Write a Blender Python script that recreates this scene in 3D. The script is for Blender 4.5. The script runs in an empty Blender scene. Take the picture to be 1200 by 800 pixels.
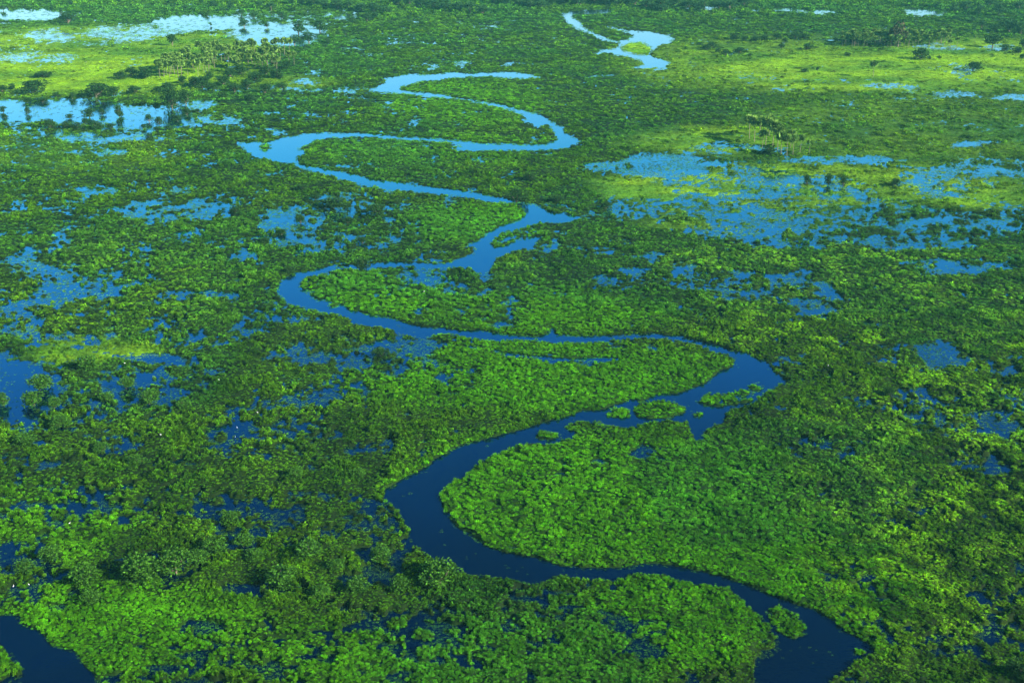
import bpy, math, random
import numpy as np
from mathutils import Vector, Matrix

SC = bpy.context.scene
COL = SC.collection
R = math.radians
rng = np.random.default_rng(11)
random.seed(5)

# ------------------------------------------------------------------ camera
CAM_H = 150.0
F = 1450.0                       # focal length in pixels of a 1200 wide picture
PITCH = math.atan(580.0 / F)     # axis below the horizon
cam_d = bpy.data.cameras.new('camera')
cam = bpy.data.objects.new('camera', cam_d)
COL.objects.link(cam)
cam.location = (0, 0, CAM_H)
cam.rotation_euler = (math.pi / 2 - PITCH, 0, 0)
cam_d.sensor_width = 36.0
cam_d.lens = 36.0 * F / 1200.0
cam_d.clip_start = 1.0
cam_d.clip_end = 20000.0
SC.camera = cam

# ------------------------------------------------------------------ sky, sun, exposure
SUN_EL = R(26)
SUN_AZ = R(118)                  # clockwise from +Y (view direction): from the right, a little behind
world = bpy.data.worlds.new("World")
SC.world = world
world.use_nodes = True
nt = world.node_tree
bg = nt.nodes['Background']
sky = nt.nodes.new('ShaderNodeTexSky')
sky.sky_type = 'NISHITA'
sky.sun_disc = False
sky.sun_elevation = SUN_EL
sky.sun_rotation = SUN_AZ
sky.altitude = 200
sky.air_density = 1.2
sky.dust_density = 1.2
sky.ozone_density = 4.0
hs = nt.nodes.new('ShaderNodeHueSaturation')
hs.inputs['Saturation'].default_value = 1.35
nt.links.new(sky.outputs[0], hs.inputs['Color'])
nt.links.new(hs.outputs[0], bg.inputs['Color'])
bg.inputs['Strength'].default_value = 0.085
sd = bpy.data.lights.new('sun', 'SUN')
sd.energy = 5.0
sd.angle = R(0.5)
sd.color = (1.0, 0.95, 0.84)
sun = bpy.data.objects.new('sun', sd)
COL.objects.link(sun)
sdir = Vector((math.sin(SUN_AZ) * math.cos(SUN_EL), math.cos(SUN_AZ) * math.cos(SUN_EL), math.sin(SUN_EL)))
sun.rotation_euler = sdir.to_track_quat('Z', 'Y').to_euler()
sun.location = (200, -100, 300)
SC.view_settings.view_transform = 'Standard'
SC.view_settings.look = 'None'
SC.view_settings.exposure = 1.42
SC.view_settings.gamma = 1.0
HAZE_DENSITY = 0.00005
HAZE_COLOR = (0.24, 1.0, 0.95)  # distance haze, its cyan also standing in for window glare

# ------------------------------------------------------------------ geometry of the survey: picture <-> flat ground
cp, sp = math.cos(PITCH), math.sin(PITCH)

def ground(px, py):
    """point of the flat plain (z=0) seen at picture position px, py"""
    u = (np.asarray(px, float) - 600.0) / F
    v = (400.0 - np.asarray(py, float)) / F
    dy = cp + v * sp
    dz = -sp + v * cp
    t = CAM_H / -dz
    return u * t, dy * t

def picture(x, y):
    zc = y * cp + CAM_H * sp
    yc = y * sp - CAM_H * cp
    return 600.0 + F * x / zc, 400.0 - F * yc / zc

def px_per_m(py):
    x, y = ground(600.0, py)
    return F / (float(y) * cp + CAM_H * sp)

# ------------------------------------------------------------------ noise
def _hash(ix, iy, seed):
    n = (ix.astype(np.int64) * 374761393 + iy.astype(np.int64) * 668265263 + seed * 1442695041) & 0xFFFFFFFF
    n = ((n ^ (n >> 13)) * 1274126177) & 0xFFFFFFFF
    n = (n ^ (n >> 16)) & 0xFFFFFFFF
    return n / 4294967295.0

def vnoise(x, y, seed):
    ix, iy = np.floor(x), np.floor(y)
    fx, fy = x - ix, y - iy
    fx = fx * fx * fx * (fx * (fx * 6 - 15) + 10)
    fy = fy * fy * fy * (fy * (fy * 6 - 15) + 10)
    a = _hash(ix, iy, seed); b = _hash(ix + 1, iy, seed)
    c = _hash(ix, iy + 1, seed); d = _hash(ix + 1, iy + 1, seed)
    return (a * (1 - fx) + b * fx) * (1 - fy) + (c * (1 - fx) + d * fx) * fy

def fbm(x, y, scale, seed, octs=4, gain=0.55):
    s = 0.0; amp = 1.0; tot = 0.0
    ca, sa = math.cos(0.6), math.sin(0.6)
    x = x / scale; y = y / scale
    for k in range(octs):
        s = s + amp * vnoise(x, y, seed + k * 17); tot += amp
        x, y = (x * ca - y * sa) * 2.03 + 7.7, (x * sa + y * ca) * 2.03 + 3.1
        amp *= gain
    return s / tot

def uni(n, mu=0.5, sig=0.135):
    """turn the bell shaped noise into an about uniform 0..1"""
    return 1.0 / (1.0 + np.exp(-1.7 * (n - mu) / sig))

# ------------------------------------------------------------------ survey of the river (picture positions of its banks)
RIVER = [
 # lower river, both banks, from the bottom edge up to the mid-picture confluence and back
 [(870,900),(882,800),(882,788),(886,775),(897,770),(903,767),(910,762),(911,745),(905,735),(898,728),(890,722),(877,710),(867,700),(855,692),(840,687),
  (817,686),(800,684),(785,676),(760,677),(740,676),(730,682),(705,682),(682,679),(655,676),(642,680),(622,684),(600,682),(587,679),(562,675),(537,675),
  (525,666),(512,660),(500,652),(482,637),(475,620),(466,602),(453,588),(452,578),(458,570),(480,555),(500,547),(512,535),(532,525),(552,517),(575,512),(600,504),
  (625,497),(647,492),(670,485),(685,480),(707,477),(725,472),(740,467),(750,467),(775,461),(797,460),(812,454),(830,447),(842,437),(862,429),
  (864,422),(850,416),(835,411),(820,405),(800,401),(775,398),(755,397),(735,399),(700,402),(660,403),(640,402),(600,399),(575,399),(550,397),(525,395),(510,393),(495,399),(475,394),
  (455,387),(430,383),(412,382),(405,375),(395,370),(375,367),(360,362),(342,359),(330,350),(326,340),(327,330),(340,322),(365,317),(382,312),(410,312),(435,310),
  (460,307),(490,306),(502,309),(525,307),(540,302),(555,297),(557,292),(540,291),(549,286),(565,280),(572,272),(587,265),(600,261),(612,256),(615,250),(606,243),
  (599,240),(582,239),(565,236),(540,230),(515,229),(497,226),(482,225),(460,224),(442,220),(420,216),(400,211),(382,206),(362,200),(345,193),(330,191),(300,186),(285,177),(279,167),
  (300,165),(312,167),(332,161),(360,156),(385,155),(410,156),(430,156),(450,158),(490,161),(515,162),(535,164),(550,166),(570,168),(600,168),(622,170),(637,170),(642,167),(654,164),
  (652,159),(642,147),(632,151),(615,145),(610,139),(618,139),(612,135),(600,131),(580,124),(560,121),(545,118),(520,114.5),(500,114),(485,112),(470,109.5),(450,109.5),(431,107.5),(440,102),(452,96),(447,92),
  (460,90),(477,86),(495,87),(512,87),(525,84),(550,86),(570,85),(600,84.5),(615,86),(630,89),(636,92),(615,93),(600,92),(570,90.5),(545,90.5),(527,92),(515,95),(495,96),(485,99),(470,102),(472,105),
  (485,107.5),(500,108.5),(520,111),(545,116),(560,118),(580,121),(600,126),(610,128),(625,132),(637,136),(650,144),(662,151),(670,160),(680,165),(677,170),(667,173),(650,175),(630,176.5),(600,177.5),
  (575,177),(550,178),(530,176.5),(540,171),(525,167),(500,165.5),(480,165),(455,162.5),(435,161.5),(410,161),(387,163),(367,166),(364,170),(349,175),(364,180),(347,185),(350,191),(365,194),(385,198),(405,201),
  (420,205),(435,209),(455,212),(475,215),(495,218),(515,220),(540,223),(565,227),(585,232),(600,237),(625,239),(640,246),(650,250),(667,250),(680,254),(692,259),(674,260),(662,263),(640,262),(625,265),(612,268),(604,273),
  (592,276),(580,281),(575,286),(583,290),(596,287),(607,280),(627,277),(640,275),(640,278),(620,289),(600,296),(585,302),(577,312),(570,322),(560,322),(550,316),(530,314),(512,316),(490,316),(475,315),(455,314),(425,317),(400,316),(382,319),(367,322),
  (354,328),(351,336),(355,342),(367,349),(382,352),(400,356),(410,361),(425,366),(440,370),(455,371),(475,376),(495,381),(512,384),(525,387),(540,388),(560,386),(575,389),(600,392),(625,394),(641,391),(647,385),(655,392),(687,394),
  (710,394),(735,393),(755,391),(770,390),(790,392),(807,396),(830,400),(842,403),(850,407),(862,410),(875,411),(884,418),(900,424),(905,430),(915,440),(919,446),(907,456),(900,461),(895,467),(887,474),(880,478),(865,481),
  (852,487),(850,496),(835,500),(822,508),(821,517),(812,519),(806,508),(805,499),(790,495),(770,494),(755,496),(740,500),(725,501),(712,501),(700,496),(682,494),(667,498),(667,504),(682,507),(672,515),(650,522),(615,520),
  (600,525),(587,530),(575,536),(562,545),(545,558),(530,563),(520,572),(515,581),(517,590),(523,600),(530,612),(540,621),(552,629),(565,636),(580,643),(600,647),(630,654),(648,661),(662,662),
  (685,665),(710,666),(730,666),(750,664),(765,662),(780,663),(800,666),(825,671),(845,675),(872,685),(900,694),(915,699),(935,706),(955,713),(972,725),(990,738),(1005,745),(1017,755),(1024,764),(1010,772),
  (998,779),(985,786),(971,800),(1000,900)],
 # the far reaches
 [(655,14),(675,11.5),(707,9.5),(722,10.5),(712,16),(684,17.5),(670,19.5),(680,25),(683,32),(693,36),(700,41),(712,45),(723,48),(735,46),(742,42),(728,37),(717,34),(705,31),(717,31.5),(737,36),(760,37),(775,41),(791,44),(787,50),(775,55),(765,60),(765,66),
  (780,71),(786,75),(780,81),(762,84),(770,79),(750,80.5),(737,80.5),(755,75),(750,71),(735,67),(722,66),(710,62),(695,65.5),(707,57),(720,57),(726,51),(715,49),(700,45),(690,40),(676,35),(668,30),(662,24),(656,19)],
 # side channels
 [(570,409),(600,413),(625,417),(650,418),(680,418),(712,418),(734,423),(707,425),(675,422),(637,423),(600,419)],
 [(683,89.5),(700,88),(702,90),(685,91.5)], [(705,87.5),(722,87),(722,88.8),(706,89.4)],
 # still lagoon at the lower left
 [(-120,690),(0,719),(20,721),(25,731),(45,737),(60,755),(85,762),(95,775),(108,785),(113,800),(150,870),(-50,870),(8,800),(24,792),(20,778),(12,766),(0,757),(-120,735)],
]
ISLES = [
 [(815,470),(830,463),(850,465),(872,458),(884,461),(885,471),(870,476),(845,477),(825,475)],
 [(877,453),(885,449),(896,450),(895,457),(884,459)], [(811,486),(818,484),(825,487),(817,490)], [(627,512),(635,507),(655,508),(658,512),(645,516)],
 [(612,275),(625,269),(640,268),(636,275),(615,280)], [(578,284),(590,275),(602,273),(598,281),(586,287)],
 [(710,484),(716,479),(728,478),(739,481),(740,486),(728,489),(715,488)],
 [(743,479),(750,471),(765,470),(785,473),(801,477),(800,484),(785,489),(760,488),(746,486)],
 [(898,716),(903,711),(915,710),(930,718),(946,733),(943,743),(930,748),(916,739),(905,730)],
 [(727,55),(740,50),(752,50),(763,57),(762,64),(748,64),(732,60)],
 [(996,764),(1002,761),(1012,763),(1014,767),(1004,769)],
 [(384,357),(392,354),(398,357),(390,360)],
 [(304,172),(310,168),(316,173),(309,178)],
]
# (centre x, centre y, half width, half height, share of open water)
OPEN = [
 (25,17,52,6,1.3),(240,27,62,9,1.15),(325,40,48,12,1.4),(150,38,55,8,.8),(60,42,32,8,.75),(330,18,60,6,.6),(400,18,26,4,.9),(345,30,32,9,.7),(40,68,42,9,.8),
 (60,130,95,13,1.4),(165,139,72,14,1.1),(232,124,30,7,.8),(130,160,85,6,.8),(110,178,40,6,.5),(265,143,12,5,.7),(357,98,12,4,.9),(322,101,9,3,.9),(407,106,14,2.5,.8),(372,86,9,3,.7),
 (210,246,62,12,.8),(200,224,26,7,.7),(220,280,44,9,.6),(285,300,22,10,.6),(20,224,26,6,.5),(117,222,18,5,.9),(70,245,60,20,.25),(95,285,30,8,.5),
 (40,318,60,25,.55),(10,375,60,26,.62),(65,352,85,30,.62),(100,390,60,12,.7),(255,345,20,8,.5),(160,360,80,25,.3),(270,390,40,10,.6),
 (15,455,62,42,1.15),(180,420,48,8,.95),(130,465,90,35,.58),(255,496,32,14,.7),(90,520,70,25,.5),(85,547,60,10,.5),(160,580,90,20,.35),(90,566,20,7,.6),(215,445,50,20,.45),
 (395,437,88,28,.72),(470,408,40,9,.9),(335,418,34,18,.8),(520,445,50,20,.5),(320,498,60,14,.35),(470,490,60,16,.3),(390,520,60,20,.25),
 (350,255,52,20,.78),(425,238,60,18,.68),(400,282,72,14,.76),(455,285,44,12,.6),(450,315,10,4,.4),
 (500,331,58,17,.62),(560,334,45,10,.6),(580,368,50,16,.6),(495,365,12,5,.8),(470,350,20,6,.3),
 (650,280,60,12,.55),(770,300,26,6,.95),(742,316,17,5,1.0),(710,328,16,6,1.0),(805,318,18,9,.75),(875,340,38,17,.85),(930,338,50,20,.8),(950,358,32,10,.9),(800,335,60,6,.65),(740,332,50,7,.6),
 (700,290,40,10,.5),(770,195,82,12,.95),(665,245,34,8,.6),(730,248,90,12,.62),(850,205,85,22,.74),(900,238,110,36,.66),(950,270,120,18,.80),(1005,243,60,12,.9),(1035,281,105,12,.82),(1110,266,72,14,.7),(1155,250,60,14,.55),
 (1180,200,60,14,.5),(985,188,64,6,.93),(1110,210,60,20,.45),(870,260,60,20,.76),(830,235,44,12,.7),(1120,312,60,9,.7),(600,212,20,5,.2),(850,175,50,6,.4),
 (967,14,22,2.2,1.0),(925,12.5,24,1.5,.9),(1082,15,26,3,1.0),(828,10,30,2,.95),(885,12,10,1.6,.9),(1115,80,32,5,.62),(1035,100,22,3,.85),(1120,111,28,3,.95),(1180,114,28,3,.95),(1145,168,24,4,.97),(1067,106,9,5,.8),
 (1170,56,26,3,.5),(1100,55,22,3,.8),(540,75,9,4,.9),(505,78,8,3,.85),(595,76,6,2,.8),(450,131,18,2,.6),(745,115,30,5,.3),(830,133,26,4,.4),(1020,120,60,8,.25),
 (1085,484,62,26,.62),(1000,480,32,11,.72),(992,535,12,8,1.0),(980,523,44,9,.5),(1070,420,72,18,.5),(1180,490,50,30,.5),(1140,402,9,4,.9),(1160,540,50,20,.3),(1040,405,30,6,.6),(1185,430,20,14,.55),
 (1110,752,95,22,.45),(1180,700,46,12,.5),(1110,700,60,14,.3),(1190,655,20,10,.5),(1020,640,30,10,.2),
 (768,530,27,9,.97),(705,548,17,6,.75),(866,562,17,3.5,.8),(865,575,14,4,.4),(660,560,30,8,.15),
 (430,662,62,20,.55),(350,692,85,20,.55),(608,700,40,14,.8),(480,732,82,20,.5),(450,762,30,9,.6),(745,736,54,10,.72),(765,755,34,9,.78),(650,728,44,10,.45),(625,775,16,8,.6),
 (280,690,34,9,.72),(80,606,62,9,.45),(150,613,100,9,.35),(230,606,30,8,.6),(300,600,60,16,.3),(160,650,60,20,.2),(620,752,50,14,.35),(60,690,30,10,.25),(560,735,30,16,.4),
 (850,468,44,8,.35),(890,455,14,7,.2),(818,487,8,3,.3),(642,512,17,4,.2),
]
DRY = [(790,219,78,14),(85,88,130,17),(70,32,60,6),(230,55,60,10),(130,62,100,8),(1150,240,50,8),(1060,70,150,14),(650,560,120,50),(760,590,180,60),(900,640,110,50),(650,450,160,28),(440,342,60,16),(560,262,55,18),(620,370,20,8),(120,745,90,40),(800,715,80,22)]
OPEN = [(e[0], e[1], e[2], e[3] + (.9 if e[1] < 125 else 0), e[4]) for e in OPEN]
# vegetation kinds
BRIGHT = [(700,585,210,80,1.),(860,650,140,60,1.),(990,700,80,60,.9),(650,445,220,38,1.),(440,345,100,26,1.),(640,365,140,28,.8),(560,262,75,22,1.),(120,745,170,55,1.),(520,775,260,40,.9),(790,725,130,50,1.),(60,620,90,50,.6),(470,330,60,12,.8),(560,395,60,10,.9),(520,415,60,12,.9),(740,482,60,14,1.),(860,465,50,14,1.),(510,175,160,16,.5),(540,120,90,25,.6),(600,410,120,10,1.)]
YELLOW = [(960,305,170,18,1.),(1120,600,150,190,.8),(1060,380,220,60,.7),(1150,470,120,80,.7),(870,300,60,14,.7),(1130,300,80,14,.9),(1020,540,90,60,.5),(140,360,120,90,.35)]
MEADOW = [(110,412,75,13,.6),(640,470,1,1,.1),(80,85,190,26,1.),(70,45,140,16,.8),(790,220,90,18,1.),(1050,85,230,24,1.),(1150,65,120,18,1.),(1000,215,200,26,.6),(1170,235,70,12,.9),(900,75,160,30,.6),(850,165,110,16,.7),(70,178,130,20,.25),(1080,150,200,50,.35),(870,245,120,30,.5),(330,98,60,8,.6),(240,50,90,14,.7),(745,57,24,9,.9)]

X0, X1, Y0, Y1, SS = -700, 1900, -60, 1000, 2.0
def raster(polys):
    W = int((X1 - X0) * SS); H = int((Y1 - Y0) * SS)
    m = np.zeros((H, W), np.float32)
    xs = (np.arange(W) + .5) / SS + X0
    for P in polys:
        P = np.array(P, float)
        A, B = P, np.roll(P, -1, 0)
        r0 = max(0, int((P[:, 1].min() - Y0) * SS) - 1); r1 = min(H, int((P[:, 1].max() - Y0) * SS) + 2)
        for r in range(r0, r1):
            y = (r + .5) / SS + Y0
            k = (A[:, 1] <= y) != (B[:, 1] <= y)
            if not k.any(): continue
            cx = np.sort(A[k, 0] + (y - A[k, 1]) / (B[k, 1] - A[k, 1]) * (B[k, 0] - A[k, 0]))
            for a, b in zip(cx[0::2], cx[1::2]):
                m[r, (xs >= a) & (xs < b)] = 1
    return m
RM = raster(RIVER)
IM = raster(ISLES)
RM[IM > 0] = 0
def blur(m, n):
    for _ in range(n):
        m = (np.roll(m, 1, 0) + 2 * m + np.roll(m, -1, 0)) / 4
        m = (np.roll(m, 1, 1) + 2 * m + np.roll(m, -1, 1)) / 4
    return m
RMs = blur(RM, 2)          # shore line
RMw = blur(RM, 60)         # near the river
IMs = blur(IM, 3)
def look(m, px, py):
    fx = np.clip((px - X0) * SS - .5, 0, m.shape[1] - 2.001); fy = np.clip((py - Y0) * SS - .5, 0, m.shape[0] - 2.001)
    ix = fx.astype(int); iy = fy.astype(int); fx -= ix; fy -= iy
    v = (m[iy, ix] * (1 - fx) + m[iy, ix + 1] * fx) * (1 - fy) + (m[iy + 1, ix] * (1 - fx) + m[iy + 1, ix + 1] * fx) * fy
    return np.where((px < X0) | (px > X1) | (py < Y0) | (py > Y1), 0, v)

def paint(px, py, ells, mode='max'):
    out = np.zeros_like(px)
    for e in ells:
        v = e[4] if len(e) > 4 else 1.0
        q = ((px - e[0]) / e[2]) ** 2 + ((py - e[1]) / e[3]) ** 2
        np.maximum(out, v * np.clip(1.45 - q * .9, 0, 1) ** .8, out=out)
    return out

def survey(x, y):
    """everything known about the plain at ground points x, y"""
    d = np.hypot(x, y)
    wa = 1.1 + d * 0.0010
    wx = (fbm(x, y, 5 + 0.01 * 0, 71, 3) - .5) * 2 * wa + (fbm(x, y, 17, 72, 2) - .5) * 3 * wa
    wy = (fbm(x, y, 5, 75, 3) - .5) * 2 * wa + (fbm(x, y, 17, 76, 2) - .5) * 3 * wa
    px, py = picture(x, y)
    qx, qy = picture(x + wx * .55, y + wy * .8)
    qx2, qy2 = picture(x + wx * 1.8, y + wy * 2.0)
    river = look(RMs, qx, qy)
    near = look(RMw, px, py)
    isle = look(IMs, qx, qy)
    w = paint(qx2, qy2, OPEN)
    dry = paint(qx2, qy2, DRY)
    base = np.where(px < 560, .10, .05) + .12 * uni(fbm(x, y, 60, 31, 3)) * np.clip((900 - px) / 900, .2, 1)
    w = w * (1 - .22 * np.clip((py - 560) / 120, 0, 1))
    w = w * (1 - .12 * ((py > 225) & (py < 560)))
    w = np.maximum(w, base) * (1 - .85 * dry * np.clip(1.2 - w, 0, 1))
    w = w * (1 - np.clip(near * 1.3, 0, .55) * (w < .6))
    n = uni(.36 * fbm(x, y, 15, 5, 3, .6) + .34 * fbm(x * .8, y, 4.6, 9, 3, .7) + .30 * fbm(x, y, 1.7, 15, 2, .6), .5, .085)
    cover = n - w                                    # > 0: plants; < 0: open water
    cover = np.where(river > .5, -(river - .5) * 2 - .05, np.minimum(cover, (.5 - river) * 2.2 + .02 * 0))
    br = paint(qx2, qy2, BRIGHT); ye = paint(qx2, qy2, YELLOW); me = paint(qx2, qy2, MEADOW)
    return dict(px=px, py=py, river=river, near=near, isle=isle, w=w, cover=cover, br=np.maximum(br, isle), ye=ye, me=me, d=d)

C_OLIVE = np.array((.058, .165, .003)); C_BRIGHT = np.array((.064, .245, .002)); C_YELL = np.array((.160, .380, .004)); C_MEAD = np.array((.170, .310, .003)); C_DARK = np.array((.018, .070, .004))
def tint_of(S, x, y, seed=3):
    b, e, m = S['br'][:, None], S['ye'][:, None], S['me'][:, None]
    c = C_OLIVE * (1 - b) + C_BRIGHT * b
    n1 = uni(fbm(x, y, 22, 41 + seed, 3))[:, None]; n2 = uni(fbm(x, y, 5, 47 + seed, 2))[:, None]; n3 = uni(fbm(x, y, 70, 53, 3))[:, None]
    n2 = np.clip(n2 * 1.8 - .5, 0, 1); c = c * (1 - .35 * e * (1 - n2))
    c = c * (1 - e * n2) + C_YELL * e * n2  # yellow-green plants, with highlight streaks painted in over a darkened base
    n4 = uni(fbm(x * .45, y, 26, 61, 4, .65))[:, None]
    mm = np.clip(m * (.25 + .95 * n4), 0, 1)
    c = c * (1 - mm) + C_MEAD * mm
    dk = (1 - b) * (1 - mm) * np.clip(n1 * 1.6 - 1.0, 0, .5)
    c = c * (1 - dk) + C_DARK * dk
    g = np.clip(n3 * 2 - 1.2, 0, .35) * (1 - mm)
    c = c * (1 - g) + np.array((.03, .15, .02)) * g
    return c * (.80 + .38 * uni(fbm(x, y, 9, 66, 3))[:, None])

# ------------------------------------------------------------------ materials
def new_mat(name):
    m = bpy.data.materials.new(name); m.use_nodes = True
    return m, m.node_tree, m.node_tree.nodes['Principled BSDF']

def leaf_mat(name, color=None, instancer=False, attr=None, var=.35, scale=.55, trans=.25, rough=.55, spec=.05):
    m, t, p = new_mat(name)
    if color is None:
        a = t.nodes.new('ShaderNodeAttribute'); a.attribute_name = 'tint'
        a.attribute_type = 'INSTANCER' if instancer else 'GEOMETRY'
        src = a.outputs['Color']
    else:
        a = t.nodes.new('ShaderNodeRGB'); a.outputs[0].default_value = (*color, 1); src = a.outputs[0]
    geo = t.nodes.new('ShaderNodeNewGeometry')
    no = t.nodes.new('ShaderNodeTexNoise'); no.inputs['Scale'].default_value = scale; no.inputs['Detail'].default_value = 3; no.inputs['Roughness'].default_value = .7
    t.links.new(geo.outputs['Position'], no.inputs['Vector'])
    mr = t.nodes.new('ShaderNodeMapRange'); mr.inputs[1].default_value = .3; mr.inputs[2].default_value = .7
    mr.inputs[3].default_value = 1 - var; mr.inputs[4].default_value = 1 + var
    t.links.new(no.outputs['Fac'], mr.inputs[0])
    mul = t.nodes.new('ShaderNodeVectorMath'); mul.operation = 'SCALE'
    t.links.new(src, mul.inputs[0]); t.links.new(mr.outputs[0], mul.inputs['Scale'])
    # each leaf a little different
    ri = t.nodes.new('ShaderNodeMapRange'); ri.inputs[3].default_value = .4; ri.inputs[4].default_value = 1.7
    t.links.new(geo.outputs['Random Per Island'], ri.inputs[0])
    mul2 = t.nodes.new('ShaderNodeVectorMath'); mul2.operation = 'SCALE'
    t.links.new(mul.outputs[0], mul2.inputs[0]); t.links.new(ri.outputs[0], mul2.inputs['Scale'])
    t.links.new(mul2.outputs[0], p.inputs['Base Color'])
    p.inputs['Roughness'].default_value = rough
    p.inputs['Specular IOR Level'].default_value = spec
    if trans:
        tr = t.nodes.new('ShaderNodeBsdfTranslucent'); t.links.new(mul2.outputs[0], tr.inputs['Color'])
        mx = t.nodes.new('ShaderNodeMixShader'); mx.inputs[0].default_value = trans
        t.links.new(p.outputs[0], mx.inputs[1]); t.links.new(tr.outputs[0], mx.inputs[2])
        t.links.new(mx.outputs[0], t.nodes['Material Output'].inputs['Surface'])
    return m

def plain_mat(name, color, rough=.8, scale=3., var=.3):
    m, t, p = new_mat(name)
    no = t.nodes.new('ShaderNodeTexNoise'); no.inputs['Scale'].default_value = scale
    tc = t.nodes.new('ShaderNodeTexCoord'); t.links.new(tc.outputs['Object'], no.inputs['Vector'])
    cr = t.nodes.new('ShaderNodeValToRGB')
    cr.color_ramp.elements[0].position = .3; cr.color_ramp.elements[1].position = .7
    cr.color_ramp.elements[0].color = (*[c * (1 - var) for c in color], 1); cr.color_ramp.elements[1].color = (*[c * (1 + var) for c in color], 1)
    t.links.new(no.outputs['Fac'], cr.inputs[0]); t.links.new(cr.outputs[0], p.inputs['Base Color'])
    p.inputs['Roughness'].default_value = rough
    return m

def water_mat():
    m, t, p = new_mat('water')
    t.nodes.remove(p)
    dif = t.nodes.new('ShaderNodeBsdfDiffuse')
    gl = t.nodes.new('ShaderNodeBsdfGlossy'); gl.inputs['Roughness'].default_value = .09
    gl.inputs['Color'].default_value = (.42, .83, 1, 1)
    fr = t.nodes.new('ShaderNodeLayerWeight'); fr.inputs['Blend'].default_value = .5
    fc = t.nodes.new('ShaderNodeFloatCurve'); cv = fc.mapping.curves[0]
    cv.points[0].location = (0, .02); cv.points[1].location = (1, 1)
    for a_, b_ in ((.40, .022), (.50, .075), (.64, .36), (.75, .64), (.89, .95)): cv.points.new(a_, b_)
    fc.mapping.update()
    t.links.new(fr.outputs['Facing'], fc.inputs['Value'])
    mx = t.nodes.new('ShaderNodeMixShader')
    gt = t.nodes.new('ShaderNodeValToRGB')
    gt.color_ramp.elements[0].position = .62; gt.color_ramp.elements[0].color = (.20, .64, 1, 1)
    gt.color_ramp.elements[1].position = .90; gt.color_ramp.elements[1].color = (1.0, 1.0, 1, 1)
    e_ = gt.color_ramp.elements.new(.76); e_.color = (.30, .88, 1, 1)
    t.links.new(fr.outputs['Facing'], gt.inputs[0]); t.links.new(gt.outputs[0], gl.inputs['Color'])
    geo = t.nodes.new('ShaderNodeNewGeometry')
    big = t.nodes.new('ShaderNodeTexNoise'); big.inputs['Scale'].default_value = .035; big.inputs['Detail'].default_value = 3
    t.links.new(geo.outputs['Position'], big.inputs['Vector'])
    cr = t.nodes.new('ShaderNodeValToRGB')
    cr.color_ramp.elements[0].position = .35; cr.color_ramp.elements[1].position = .7
    cr.color_ramp.elements[0].color = (.0002, .0025, .012, 1); cr.color_ramp.elements[1].color = (.0002, .004, .018, 1)
    t.links.new(big.outputs['Fac'], cr.inputs[0]); t.links.new(cr.outputs[0], dif.inputs['Color'])
    rip = t.nodes.new('ShaderNodeTexNoise'); rip.inputs['Scale'].default_value = 1.1; rip.inputs['Detail'].default_value = 3
    mp = t.nodes.new('ShaderNodeMapping'); mp.inputs['Scale'].default_value = (1, 1.8, 1)
    t.links.new(geo.outputs['Position'], mp.inputs['Vector']); t.links.new(mp.outputs[0], rip.inputs['Vector'])
    bp = t.nodes.new('ShaderNodeBump'); bp.inputs['Strength'].default_value = .25; bp.inputs['Distance'].default_value = .05
    t.links.new(rip.outputs['Fac'], bp.inputs['Height'])
    for n_ in (gl, fr): t.links.new(bp.outputs[0], n_.inputs['Normal'])
    t.links.new(fc.outputs[0], mx.inputs[0]); t.links.new(dif.outputs[0], mx.inputs[1]); t.links.new(gl.outputs[0], mx.inputs[2])
    t.links.new(mx.outputs[0], t.nodes['Material Output'].inputs['Surface'])
    return m

M_WATER = water_mat()
M_GROUND = leaf_mat('marsh_ground', None, False, None, .5, .9, 0, .85, .1)
# the ground has no leaves of its own: drop the per-leaf variation
for l in list(M_GROUND.node_tree.links):
    if l.to_node.type == 'MAP_RANGE' and l.from_socket.name == 'Random Per Island': M_GROUND.node_tree.links.remove(l)
for n_ in M_GROUND.node_tree.nodes:
    if n_.type == 'MAP_RANGE' and abs(n_.inputs[3].default_value - .4) < 1e-4 and not n_.inputs[0].is_linked:
        n_.inputs[0].default_value = .5
M_STUFF = leaf_mat('marsh_leaves', None, True, None, .4, .35, .10)
M_TREE = leaf_mat('tree_leaves', (.020, .060, .010), var=.35, scale=.6, trans=.15)
M_SHRUB = leaf_mat('shrub_leaves', (.040, .120, .010), var=.35, scale=.6, trans=.2)
M_HAZED = leaf_mat('hazed_far_leaves', (.028, .085, .020), var=.35, scale=.6, trans=.15)  # distance haze mixed into the leaf colour as extra blue
M_PALM = leaf_mat('palm_fronds', (.120, .220, .035), var=.3, scale=.5, trans=.2)
M_DEAD = leaf_mat('dry_twigs', (.050, .045, .022), var=.3, scale=.5, trans=0)
M_BARK = plain_mat('bark', (.13, .10, .07), .9, 2.)
M_PBARK = plain_mat('palm_bark', (.17, .15, .10), .9, 2.)
M_WHITE = plain_mat('white_feathers', (.82, .82, .8), .7, 8., .05)
M_BEAK = plain_mat('yellow_bill', (.7, .42, .05), .5, 8., .1)
M_LEGS = plain_mat('dark_legs', (.03, .03, .03), .6, 8., .1)

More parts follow.
